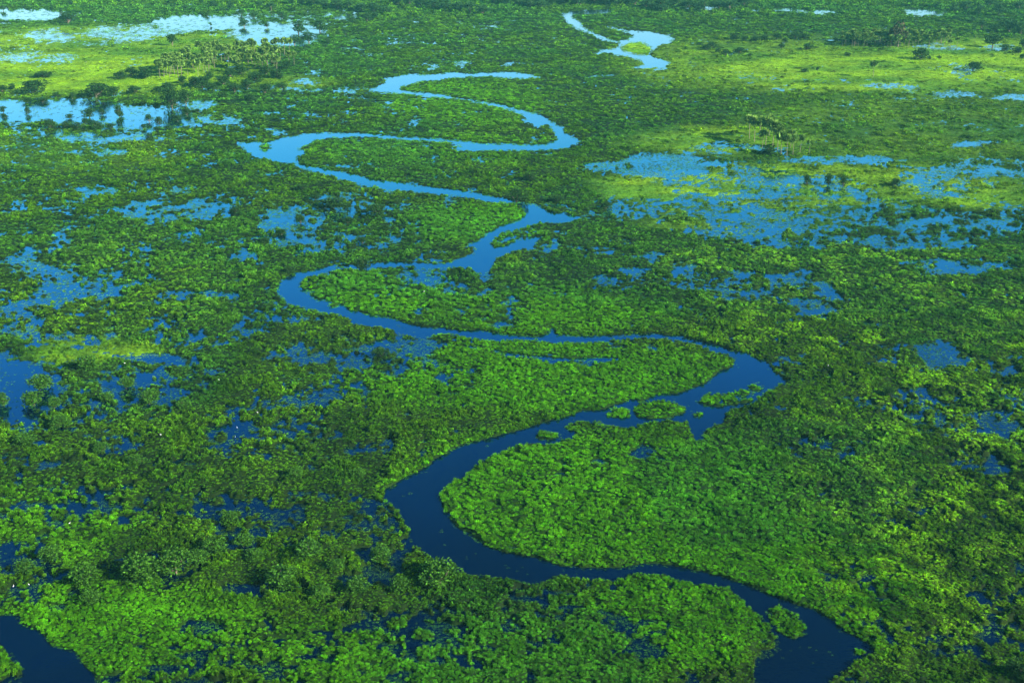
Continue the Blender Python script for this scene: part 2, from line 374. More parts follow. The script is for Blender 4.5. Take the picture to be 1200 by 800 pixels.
# ------------------------------------------------------------------ mesh helpers
def mesh_np(name, V, Fq, mat, smooth=False):
    me = bpy.data.meshes.new(name)
    V = np.asarray(V, np.float32); Fq = np.asarray(Fq, np.int32)
    k = Fq.shape[1]
    me.vertices.add(len(V)); me.vertices.foreach_set('co', V.ravel())
    me.loops.add(Fq.size); me.loops.foreach_set('vertex_index', Fq.ravel())
    me.polygons.add(len(Fq)); me.polygons.foreach_set('loop_start', np.arange(0, Fq.size, k, dtype=np.int32))
    me.polygons.foreach_set('loop_total', np.full(len(Fq), k, np.int32))
    if smooth: me.polygons.foreach_set('use_smooth', np.ones(len(Fq), bool))
    me.update(calc_edges=True); me.validate()
    me.materials.append(mat)
    return me

def link(name, me, parent=None):
    o = bpy.data.objects.new(name, me); COL.objects.link(o); o.parent = parent
    return o

def tag(o, label=None, cat=None, group=None, kind=None):
    if label: o['label'] = label
    if cat: o['category'] = cat
    if group: o['group'] = group
    if kind: o['kind'] = kind
    return o

def leaf_quads(P, N, L, Wd, g, droop=.25):
    """a folded leaf at each point P growing along a direction near N: length L, width Wd"""
    n = len(P)
    N = N / (np.linalg.norm(N, axis=1, keepdims=True) + 1e-9)
    r = g.normal(size=(n, 3)); s = np.cross(N, r); s /= np.linalg.norm(s, axis=1, keepdims=True) + 1e-9
    up = np.cross(s, N)
    L = np.broadcast_to(L, (n,))[:, None]; Wd = np.broadcast_to(Wd, (n,))[:, None]
    a = P
    b = P + N * L * .5 + s * Wd * .5 + up * L * .08
    c = P + N * L - up * L * droop
    d = P + N * L * .5 - s * Wd * .5 + up * L * .08
    V = np.stack([a, b, c, d], 1).reshape(-1, 3)
    i = np.arange(n)[:, None] * 4
    return V, np.concatenate([i, i + 1, i + 2, i + 3], 1)

def dome_points(n, g, rx, h, lumps=5):
    """points over a lumpy low mound"""
    k = g.integers(0, lumps, n)
    ca = g.uniform(0, 6.28, lumps); cr = rx * .62 * np.sqrt(g.uniform(0, 1, lumps)); cs = g.uniform(.35, .6, lumps) * rx
    ch = h * g.uniform(.55, 1.0, lumps)
    u = g.normal(size=(n, 3)); u[:, 2] = np.abs(u[:, 2]); u /= np.linalg.norm(u, axis=1, keepdims=True)
    f = g.uniform(.75, 1.0, n)[:, None]
    P = u * f
    P = np.stack([np.cos(ca[k]) * cr[k] + P[:, 0] * cs[k], np.sin(ca[k]) * cr[k] + P[:, 1] * cs[k], P[:, 2] * ch[k]], 1)
    return P, u

def clump_mesh(name, kind, seed):
    g = np.random.default_rng(seed)
    if kind == 'shrub':
        P, U = dome_points(110, g, 1.0, .85, 4)
        N = U + g.normal(size=U.shape) * .45; N[:, 2] += .25
        V, Q = leaf_quads(P, N, g.uniform(.25, .48, len(P)), g.uniform(.18, .30, len(P)), g)
    elif kind == 'leafy':
        n = 120
        a = g.uniform(0, 6.28, n); r = np.sqrt(g.uniform(0, 1, n))
        tall = .25 + .75 * g.uniform(0, 1, n) * (1 - r * .6)
        P = np.stack([np.cos(a) * r, np.sin(a) * r, tall * .35], 1)
        N = np.stack([np.cos(a) * r * .5 + g.normal(0, .35, n), np.sin(a) * r * .5 + g.normal(0, .35, n), np.full(n, .9)], 1)
        V, Q = leaf_quads(P, N, .35 + tall * g.uniform(.4, .9, n), g.uniform(.10, .19, n), g, .3)
    elif kind == 'feathery':
        P, U = dome_points(80, g, 1.0, .5, 4)
        N = U * [.5, .5, .4] + g.normal(size=U.shape) * .25 + np.array([-.75, .15, .35])
        V, Q = leaf_quads(P, N, g.uniform(.45, .85, len(P)), g.uniform(.14, .24, len(P)), g, .3)
    elif kind == 'grass':
        n = 90
        a = g.uniform(0, 6.28, n); r = np.sqrt(g.uniform(0, 1, n))
        P = np.stack([np.cos(a) * r, np.sin(a) * r, np.zeros(n)], 1)
        N = np.stack([g.normal(0, .35, n), g.normal(0, .35, n), np.ones(n)], 1)
        V, Q = leaf_quads(P, N, g.uniform(.25, .6, n), g.uniform(.05, .09, n), g, .3)
    elif kind == 'pads':
        n = 26
        a = g.uniform(0, 6.28, n); r = np.sqrt(g.uniform(0, 1, n)) * 1.1
        P = np.stack([np.cos(a) * r, np.sin(a) * r, np.full(n, .02)], 1)
        N = np.stack([g.normal(0, 1, n), g.normal(0, 1, n), g.uniform(.05, .9, n)], 1)
        V, Q = leaf_quads(P, N, g.uniform(.16, .4, n), g.uniform(.14, .26, n), g, .05)
    me = mesh_np(name, V, Q, M_STUFF)
    return me

def scatter_object(name, protos, pts, scl, rot, tint, label, cat):
    """ONE object of uncountable plants: clumps set on surveyed points"""
    me = bpy.data.meshes.new(name)
    n = len(pts)
    me.vertices.add(n); me.vertices.foreach_set('co', pts.astype(np.float32).ravel())
    a = me.attributes.new('clump_scale', 'FLOAT_VECTOR', 'POINT'); a.data.foreach_set('vector', scl.astype(np.float32).ravel())
    a = me.attributes.new('clump_rot', 'FLOAT_VECTOR', 'POINT'); a.data.foreach_set('vector', rot.astype(np.float32).ravel())
    a = me.attributes.new('clump_pick', 'INT', 'POINT'); a.data.foreach_set('value', rng.integers(0, len(protos), n).astype(np.int32))
    a = me.attributes.new('tint', 'FLOAT_COLOR', 'POINT'); a.data.foreach_set('color', np.concatenate([tint, np.ones((n, 1))], 1).astype(np.float32).ravel())
    me.materials.append(M_STUFF)
    pc = bpy.data.collections.new(name + '_forms')
    for i, pm in enumerate(protos):
        pc.objects.link(bpy.data.objects.new('%s_form' % name, pm))
    o = link(name, me)
    ng = bpy.data.node_groups.new(name, 'GeometryNodeTree')
    ng.interface.new_socket('Geometry', in_out='INPUT', socket_type='NodeSocketGeometry')
    ng.interface.new_socket('Geometry', in_out='OUTPUT', socket_type='NodeSocketGeometry')
    N = ng.nodes; gi = N.new('NodeGroupInput'); go = N.new('NodeGroupOutput')
    ci = N.new('GeometryNodeCollectionInfo'); ci.inputs['Collection'].default_value = pc
    ci.inputs['Separate Children'].default_value = True; ci.inputs['Reset Children'].default_value = True
    ip = N.new('GeometryNodeInstanceOnPoints'); ip.inputs['Pick Instance'].default_value = True
    def attr(nm, dt):
        q = N.new('GeometryNodeInputNamedAttribute'); q.data_type = dt; q.inputs['Name'].default_value = nm
        return [s for s in q.outputs if s.enabled][0]
    e2r = N.new('FunctionNodeEulerToRotation')
    L = ng.links.new
    L(gi.outputs[0], ip.inputs['Points']); L(ci.outputs[0], ip.inputs['Instance'])
    L(attr('clump_scale', 'FLOAT_VECTOR'), ip.inputs['Scale'])
    L(attr('clump_rot', 'FLOAT_VECTOR'), e2r.inputs[0]); L(e2r.outputs[0], ip.inputs['Rotation'])
    L(attr('clump_pick', 'INT'), ip.inputs['Instance Index'])
    L(ip.outputs[0], go.inputs[0])
    md = o.modifiers.new('clumps', 'NODES'); md.node_group = ng
    tag(o, label, cat, kind='stuff')
    return o

# ------------------------------------------------------------------ setting: water and ground
def sheet(name, x0, x1, y0, y1, z, mat):
    V = [(x0, y0, z), (x1, y0, z), (x1, y1, z), (x0, y1, z)]
    return tag(link(name, mesh_np(name, V, [(0, 1, 2, 3)], mat)), kind='structure')
flood = sheet('flood_water', -7000, 7000, -2000, 9000, 0.0, M_WATER)

def hmap(S, x, y):
    mound = uni(fbm(x, y, 7.5, 88, 3)); mound2 = uni(fbm(x, y, 3.2, 95, 2))
    low = np.clip(S['me'] * 1.3, 0, 1)
    bump = uni(fbm(x, y, 2.4, 99, 2)) ** 1.5 * .55 * np.clip(1.35 - S['d'] / 900, .2, 1)
    hh = .06 + (.60 * mound ** 1.8 + .25 * mound2) * np.clip(1.3 - S['d'] / 1400, .45, 1) * (1 - .5 * np.clip(S['near'] * 4, 0, 1)) * (1 - .7 * low) * (1 - .45 * S['br']) + bump * (1 - .6 * low)
    k = np.clip(S['cover'] / .16, -1, 1)
    return np.where(k > 0, hh * np.clip(k, 0, 1) ** 1.1, k * .5)

# one adaptive sheet: rows grow with distance
rows = [95.0]
while rows[-1] < 2400: rows.append(rows[-1] + max(.62, rows[-1] ** 1.55 / 9500.0))
rows = np.array(rows + [3200, 5000, 8000])
nc = 980
tn = np.linspace(-.62, .62, nc)
gy = np.repeat(rows, nc); gx = np.tile(tn, len(rows)) * gy
gx = gx.copy()
gx += rng.uniform(-.4, .4, gx.size) * (gy * (tn[1] - tn[0]))
S = survey(gx, gy)
gz = hmap(S, gx, gy)
far = S['d'] > 2400
gz[far] = .15
V = np.stack([gx, gy, gz], 1)
i = (np.arange(len(rows) - 1)[:, None] * nc + np.arange(nc - 1)[None, :]).ravel()
Q = np.stack([i, i + 1, i + nc + 1, i + nc], 1)
me = mesh_np('ground', V, Q, M_GROUND, True)
tc = tint_of(S, gx, gy)
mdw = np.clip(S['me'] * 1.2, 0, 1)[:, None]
tc = tc * (.10 + .90 * mdw)                         # turf and mud darkened to paint shaded gaps between plants; open grass in meadows
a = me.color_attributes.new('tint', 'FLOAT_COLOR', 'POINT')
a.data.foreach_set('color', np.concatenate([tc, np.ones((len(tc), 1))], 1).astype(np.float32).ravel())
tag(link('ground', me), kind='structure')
print('ground verts', len(V))

# river: its own sheet a few millimetres above the flood water
cw = 3.0
cells = []
H_, W_ = RM.shape
ex = np.arange(-60, 1320, cw); ey = np.concatenate([np.arange(6, 130, 1.0), np.arange(130, 880, 3.0)])
EX, EY = np.meshgrid(ex, ey)
wx_, wy_ = ground(EX, EY)
inside = look(blur(RM, 4), EX, EY) > .04
keep = inside[:-1, :-1] | inside[1:, :-1] | inside[:-1, 1:] | inside[1:, 1:]
V = np.stack([wx_.ravel(), wy_.ravel(), np.full(wx_.size, .006)], 1)
ii, jj = np.nonzero(keep)
b0 = ii * len(ex) + jj
Q = np.stack([b0, b0 + len(ex), b0 + len(ex) + 1, b0 + 1], 1)
used, inv = np.unique(Q, return_inverse=True)
tag(link('river', mesh_np('river', V[used], inv.reshape(-1, 4), M_WATER)), kind='structure')

# ------------------------------------------------------------------ uncountable vegetation
bands = [(150, 250, .56, .66), (250, 400, .80, .64), (400, 640, 1.2, .64), (640, 1000, 1.9, .66), (1000, 1600, 3.0, .7), (1600, 2600, 9.0, .9)]
PX = []; PY = []; PS = []
for d0, d1, s, k in bands:
    ys = np.arange(d0 - s * 0, d1, s)
    for yy in ys:
        hw = yy * .47 + 25 + (CAM_H * .2)
        xs = np.arange(-hw, hw, s)
        PX.append(xs + rng.uniform(-.5, .5, len(xs)) * s); PY.append(yy + rng.uniform(-.5, .5, len(xs)) * s); PS.append(np.full(len(xs), s * k))
PX = np.concatenate(PX); PY = np.concatenate(PY); PS = np.concatenate(PS)
S = survey(PX, PY)
hz = hmap(S, PX, PY)
tint = tint_of(S, PX, PY)
n = len(PX)
u1 = rng.uniform(0, 1, n); u2 = rng.uniform(0, 1, n); u3 = rng.uniform(0, 1, n)
tint = tint * (0.55 + .95 * rng.uniform(0, 1, n)[:, None] ** 1.3) * (1 + rng.normal(0, .06, (n, 3)))
tint = np.clip(tint, 0.002, 1)
lump = uni(fbm(PX, PY, 6, 123, 2)); wood = np.clip((24 - S['py']) / 10, 0, 1) * .35
veg = (S['cover'] > .015)
thin = rng.uniform(0, 1, n) > .16 * (1 - S['me'])
meadow = veg & (np.minimum(S['me'] * 1.15, .99) > u1 + .05)
meadow |= veg & (S['w'] > .33) & (S['py'] < 440) & (u2 < .6)
bright = veg & ~meadow & (S['br'] * 1.2 > u2)
feather = veg & ~meadow & ~bright & (S['ye'] * 1.15 > u3)
shrub = veg & ~meadow & ~bright & ~feather & thin
bright &= thin; feather &= thin
fringe = look(blur(RM, 10), S['px'], S['py'])
floatv = (~veg) & (S['river'] < .5) & (u1 < np.where(S['w'] > .95, .12, .85 * uni(fbm(PX, PY, 7, 230, 3)) ** .8)) 
shore = (S['river'] >= .5) & (fringe < .93) & (u1 < .95 * uni(fbm(PX, PY, 12, 210, 3)) ** 1.2)
rivw = (S['river'] >= .93) & (u1 < .008) & (S['d'] < 420)
pads = (floatv & (u2 < .9 * uni(fbm(PX, PY, 16, 240, 2)))) | (shore & (u2 < .4)) | rivw
reeds = (floatv | shore) & ~pads
print('points', n, 'shrub', shrub.sum(), 'bright', bright.sum(), 'feather', feather.sum(), 'meadow', meadow.sum(), 'pads', pads.sum(), 'reeds', reeds.sum())
z0 = np.zeros(n)
def go(mask, name, kind, label, cat, mult, hmult, sink=.12, nf=4, tmul=1.0, tilt=.15, yaw=None):
    k = np.nonzero(mask)[0]
    protos = [clump_mesh(name + '_form', kind, 100 * len(name) + q) for q in range(nf)]
    s = PS[k] * mult(k)
    hs_ = s * hmult(k)
    pts = np.stack([PX[k], PY[k], np.maximum(hz[k], 0) - sink * hs_], 1)
    pts[:, 2] = np.maximum(pts[:, 2], 0.01)
    rz = rng.uniform(0, 6.283, len(k)) if yaw is None else rng.normal(yaw, .45, len(k))
    rot = np.stack([rng.normal(0, tilt, len(k)), rng.normal(0, tilt, len(k)), rz], 1)
    return scatter_object(name, protos, pts, np.stack([s, s, hs_], 1), rot, tint[k] * tmul, label, cat)
rs = lambda k: rng.uniform(.7, 1.3, len(k))
flat = lambda k: .68 * np.clip(1.5 / (.6 + PS[k]), .27, 1.3) * (1 - .45 * np.clip(S['near'][k] * 4, 0, 1) * np.clip((PS[k] - .6) / .8, 0, 1))
dn = np.clip(3.0 / (PS / .7), .5, 2.2)
go(shrub, 'marsh_shrubs', 'shrub', 'dense olive green swamp shrubs covering the flooded plain between the water gaps', 'shrubs',
   lambda k: rs(k) * (.85 + .5 * lump[k]) * (1 + .9 * wood[k]), lambda k: (.4 + 1.1 * lump[k] ** 2) * rng.uniform(.6, 1.5, len(k)) * flat(k) * (1 + 1.2 * wood[k]))
go(bright, 'water_hyacinth', 'leafy', 'bright green leafy floating plants packed along the river banks', 'water plants',
   lambda k: rs(k) * .82, lambda k: (.8 + .6 * lump[k]) * rng.uniform(.7, 1.9, len(k)) * flat(k))
go(feather, 'tall_marsh_grass', 'feathery', 'yellow green wind swept marsh plants on the right side', 'marsh plants',
   lambda k: rs(k) * 1.05, lambda k: (.7 + .8 * lump[k]) * rng.uniform(.7, 1.4, len(k)) * flat(k), yaw=.35)
go(meadow, 'meadow_grass', 'grass', 'smooth yellow green grass of the drier meadows', 'grass',
   lambda k: rs(k) * 1.1, lambda k: .45 * np.clip(1.6 / (.6 + PS[k]), .3, 1.0))
go(pads, 'floating_leaves', 'pads', 'scattered small floating leaves on the shallow water', 'floating plants',
   lambda k: rs(k) * .8, lambda k: .6 * np.clip(1.5 / PS[k], .2, 1.0), sink=0, tilt=.02)
go(reeds, 'reeds', 'grass', 'sparse thin reeds standing in shallow flood water', 'reeds',
   lambda k: rs(k) * .75, lambda k: .7 * np.clip(1.6 / (.6 + PS[k]), .3, 1.0), sink=0)

# ------------------------------------------------------------------ trees
def tube(path, rad, sides=6):
    V = []; Q = []
    path = [Vector(p) for p in path]
    for i_, p in enumerate(path):
        t_ = (path[min(i_ + 1, len(path) - 1)] - path[max(i_ - 1, 0)]).normalized()
        a_ = t_.orthogonal().normalized(); b_ = t_.cross(a_)
        for k in range(sides):
            w = 2 * math.pi * k / sides
            V.append(tuple(p + (a_ * math.cos(w) + b_ * math.sin(w)) * rad[i_]))
    for i_ in range(len(path) - 1):
        for k in range(sides):
            Q.append((i_ * sides + k, i_ * sides + (k + 1) % sides, (i_ + 1) * sides + (k + 1) % sides, (i_ + 1) * sides + k))
    return V, Q

def merge(parts):
    V = []; Q = []
    for v, q in parts:
        o_ = len(V); V += [tuple(p) for p in v]; Q += [tuple(int(i_) + o_ for i_ in f) for f in q]
    return V, Q

def make_tree(seed, tall, mat, nleaf=1100):
    """a tree about 1 wide and 1 high; tall: share of the height with a bare trunk"""
    g = np.random.default_rng(seed)
    th = .12 + tall
    parts = [tube([(0, 0, -.06), (.01, 0, th * .5), (.02 * g.normal(), .02 * g.normal(), th), (.03 * g.normal(), .03, .75)], [.045, .036, .03, .008], 7)]
    K = 9 if tall else 16
    ca = g.uniform(0, 6.28, K); cr = g.uniform(.08, .34, K); ch = g.uniform(.16, .80, K) if not tall else g.uniform(th + .16, .84, K)
    cr = cr * (1.15 - .45 * ch) if not tall else cr
    ch = ch - (cr / .34) ** 2 * .16 * (tall > 0); cr[0] = 0; ch[0] = .8
    ch = np.maximum(ch, .14)
    C = np.stack([np.cos(ca) * cr, np.sin(ca) * cr, ch], 1)
    Rr = g.uniform(.13, .22, K)
    for k in range(K):
        m_ = C[k] * .55; m_[2] = th + (C[k][2] - th) * .35
        parts.append(tube([(0, 0, th * .8), tuple(m_), tuple(C[k])], [.02, .012, .004], 5))
    tv, tq = merge(parts)
    k = g.integers(0, K, nleaf)
    U = g.normal(size=(nleaf, 3)); U /= np.linalg.norm(U, axis=1, keepdims=True)
    P = C[k] + U * (Rr[k] * g.uniform(.45, 1.05, nleaf) ** .6)[:, None] * [1.1, 1.1, .85]
    N = U + g.normal(size=U.shape) * .5; N[:, 2] += .2
    V, Q = leaf_quads(P, N, g.uniform(.05, .10, nleaf), g.uniform(.04, .075, nleaf), g, .3)
    V[:, 2] = np.maximum(V[:, 2], .01)
    return mesh_np('trunk', tv, tq, M_BARK, True), mesh_np('crown', V, Q, mat)

def make_palm(seed, mat=None):
    """a fan palm 1 high: slim trunk, round head of radiating fans"""
    g = np.random.default_rng(seed)
    lx, ly = g.normal(0, .03, 2)
    tv, tq = tube([(0, 0, -.03), (lx * .3, ly * .3, .3), (lx * .7, ly * .7, .62), (lx, ly, .86)], [.016, .011, .010, .009], 7)
    V = []; Q = []
    for f in range(34):
        a_ = g.uniform(0, 6.283); e_ = math.asin(g.uniform(-.55, 1.0))
        dr = np.array([math.cos(a_) * math.cos(e_), math.sin(a_) * math.cos(e_), math.sin(e_)])
        base = np.array([lx, ly, .86]) + dr * .065
        side = np.cross(dr, [0, 0, 1.0]); side /= np.linalg.norm(side) + 1e-6
        ro = g.uniform(-1.4, 1.4); upv = np.cross(side, dr); side = side * math.cos(ro) + upv * math.sin(ro)
        nb = 7
        for b_ in range(nb):                        # the fan's segments
            w = (b_ - (nb - 1) / 2) * .36
            d_ = dr * math.cos(w) + side * math.sin(w)
            ln = .20 * g.uniform(.85, 1.1)
            s_ = side * math.cos(w) - dr * math.sin(w)
            o_ = len(V)
            V += [base, base + d_ * ln * .6 + s_ * .036, base + d_ * ln - np.array([0, 0, .025]), base + d_ * ln * .6 - s_ * .036]
            Q.append((o_, o_ + 1, o_ + 2, o_ + 3))
    return mesh_np('palm_trunk', tv, tq, M_PBARK, True), mesh_np('palm_crown', np.array(V), Q, mat or M_PALM)

class Kind:
    def __init__(self, name, pairs, parts=('trunk', 'crown')):
        self.name = name; self.pairs = pairs; self.parts = parts
    def place(self, px, py, wpx, hpx, label, cat, group=None, z=0.0):
        s = px_per_m(py)
        x, y = ground(px, py)
        w_ = wpx / s; h_ = hpx / s
        r_ = bpy.data.objects.new(self.name, None); COL.objects.link(r_)
        r_.empty_display_size = .5
        r_.location = (float(x), float(y), z)
        r_.rotation_euler = (0, 0, random.uniform(0, 6.28)); r_.scale = (w_, w_, h_)
        for nm, me_ in zip(self.parts, random.choice(self.pairs)):
            c = bpy.data.objects.new(nm, me_); COL.objects.link(c); c.parent = r_
        tag(r_, label, cat, group)
        return r_
T_TALL = Kind('broadleaf_tree', [make_tree(s, .16, M_TREE) for s in (1, 2, 3, 4)])
T_BUSH = Kind('round_bush', [make_tree(s, .0, M_TREE, 1300) for s in (11, 12, 13, 14)])
T_SHRUB = Kind('swamp_shrub', [make_tree(s, .0, M_SHRUB, 1500) for s in (21, 22, 23, 24)])
T_FAR = Kind('distant_tree', [make_tree(s, .05, M_HAZED) for s in (31, 32, 33)])
T_PALM = Kind('fan_palm', [make_palm(s) for s in (41, 42, 43, 44, 45)], ('trunk', 'crown'))
T_DEAD = Kind('dark_tree', [make_tree(51, .2, M_DEAD)])

one = [  # kind, px, base y, width, height, label, category, group
 (T_BUSH,80,28,16,10,'dark round bush beside the pale lagoon at the far upper left','bush'),
 (T_TALL,202,54,11,10,'lone dark tree on the meadow just above the palm grove','tree'),
 (T_BUSH,38,110,28,12,'wide dark domed bush left of the flooded pool, largest on the upper left meadow','bush'),
 (T_BUSH,113,114,27,13,'broad dark bush on the yellow meadow above the flooded pool','bush'),
 (T_BUSH,133,113,14,9,'pale green bush touching the broad dark bush on its right side','bush'),
 (T_BUSH,158,111,13,8,'dark bush on the meadow midway between the broad dark bush and the twin trees','bush'),
 (T_BUSH,51,91,17,6,'flat dark bush alone on the upper left meadow above the domed bush','bush'),
 (T_BUSH,141,93,13,7,'small bush just left of the palm grove edge','bush'),
 (T_BUSH,202,127,21,22,'taller left one of the twin dark trees at the pool edge','tree'),
 (T_BUSH,218,123,16,15,'shorter right one of the twin dark trees at the pool edge','tree'),
 (T_BUSH,140,137,12,12,'black green tree standing alone in the middle of the flooded pool','tree'),
 (T_BUSH,105,138,15,10,'wide dark bush standing in open water left of the lone pool tree','bush'),
 (T_BUSH,176,165,12,8,'dark round bush in the water strip below the flooded pool','bush'),
 (T_BUSH,114,152,12,9,'olive bush on the lower edge of the flooded pool','bush'),
 (T_BUSH,60,151,13,10,'left most bush of the row on the lower pool edge','bush'),
 (T_BUSH,1079,70,16,10,'solitary dark round bush on the bright meadow right of the far palm grove','bush'),
 (T_BUSH,1140,83,16,8,'dark domed bush at the pale puddle on the right meadow','bush'),
 (T_TALL,1163,56,15,12,'dark tree beside the right end of the far meadow','tree'),
 (T_BUSH,1048,219,12,9,'lone black green bush on the grass right of the three marsh trees','bush'),
 (T_BUSH,946,217,9,11,'left most of the three dark trees in the right hand marsh','tree'),
 (T_BUSH,971,217,9,12,'middle one of the three dark trees in the right hand marsh','tree'),
 (T_BUSH,988,219,9,11,'right most of the three dark trees in the right hand marsh','tree'),
 (T_BUSH,1034,245,8,6,'tiny dark bush at the water bend below the lone marsh bush','bush'),
 (T_BUSH,1044,291,9,6,'dark bush on the lower rim of the right hand marsh water','bush'),
 (T_SHRUB,102,433,24,15,'dark green shrub on pale grass above the blue pool at the left edge','shrub'),
 (T_SHRUB,47,457,28,17,'largest leafy shrub beside the blue pool at the left edge','shrub'),
 (T_SHRUB,40,475,24,15,'green shrub standing at the pool rim just below the largest pool shrub','shrub'),
 (T_SHRUB,4,475,14,15,'shrub rising from the blue pool, cut by the left picture edge','shrub'),
 (T_SHRUB,64,478,17,11,'low rounded shrub at the right tip of the blue pool','shrub'),
 (T_BUSH,446,419,20,12,'dark bush standing in the flooded hollow above the lower river','bush'),
 (T_BUSH,442,254,21,13,'dark round bush in the flooded marsh below the middle channel','bush'),
 (T_BUSH,390,245,30,12,'broad dark bush in the flooded marsh left of the round one','bush'),
 (T_BUSH,425,315,19,11,'dark bush on the upper bank where the channel bends left','bush'),
 (T_BUSH,605,237,24,14,'dark bush overhanging the channel where it meets the open confluence','bush'),
 (T_BUSH,621,212,16,9,'dark bush on the rise above the confluence','bush'),
 (T_BUSH,652,237,16,8,'olive bush right of the confluence water','bush'),
 (T_BUSH,710,245,14,8,'dark bush at the left end of the yellow marsh meadow','bush'),
 (T_BUSH,277,250,11,7,'dark bush at the right end of the blue marsh pond on the left','bush'),
 (T_BUSH,672,174,7,4,'tiny dark bush at the tip of the far river bend','bush'),
 (T_SHRUB,168,678,44,27,'big rounded shrub with a dark left side above the lower left lagoon','shrub'),
 (T_SHRUB,206,672,40,25,'arched shrub mound right beside the big rounded one at lower left','shrub'),
 (T_SHRUB,100,684,34,22,'round shrub left of the big rounded one at lower left','shrub'),
 (T_SHRUB,106,706,24,14,'small shrub tuft below the round shrub at lower left','shrub'),
 (T_SHRUB,330,684,38,19,'domed shrub beside dark pools left of the river bend','shrub'),
 (T_SHRUB,362,652,34,17,'spreading shrub above the domed shrub near the river bend','shrub'),
 (T_SHRUB,420,694,26,17,'shrub standing between dark pools below the river bend','shrub'),
 (T_SHRUB,515,684,46,24,'thick shrub mound right on the lower outer bank of the river bend','shrub'),
 (T_BUSH,1196,794,34,20,'dark bush in the bottom right corner','bush'),
 (T_BUSH,1043,465,16,10,'dark bush hollow above the blue puddles on the right','bush'),
 (T_SHRUB,80,300,16,9,'round olive shrub on the upper left marsh','shrub'),
 (T_SHRUB,148,455,20,12,'leafy shrub between small pools right of the blue pool','shrub'),
 (T_SHRUB,175,473,24,14,'rounded shrub further right of the blue pool','shrub'),
 (T_DEAD,1052,55,20,22,'tall dark brownish tree rising from the middle of the far palm grove','tree'),
 (T_PALM,1023,91,9*1.7,14,'single palm standing alone on the right meadow','palm'),
 (T_FAR,345,53,13,9,'dark tree at the right tip of the pale far lagoon','tree'),
 (T_FAR,362,50,17,9,'spreading tree right of the one at the tip of the pale far lagoon','tree'),
 (T_FAR,350,40,16,12,'round tree on the islet inside the pale far lagoon','tree'),
 (T_FAR,375,37,15,10,'second round tree on the islet inside the pale far lagoon','tree'),
 (T_FAR,286,32,12,7,'small tree on the upper shore of the pale far lagoon','tree'),
]
for k, px, py, w_, h_, lb, ct in one:
    k.place(px, py, w_ * (1.35 if py < 120 else 1.2), h_ * (1.35 if py < 120 else 1.2), lb, ct)

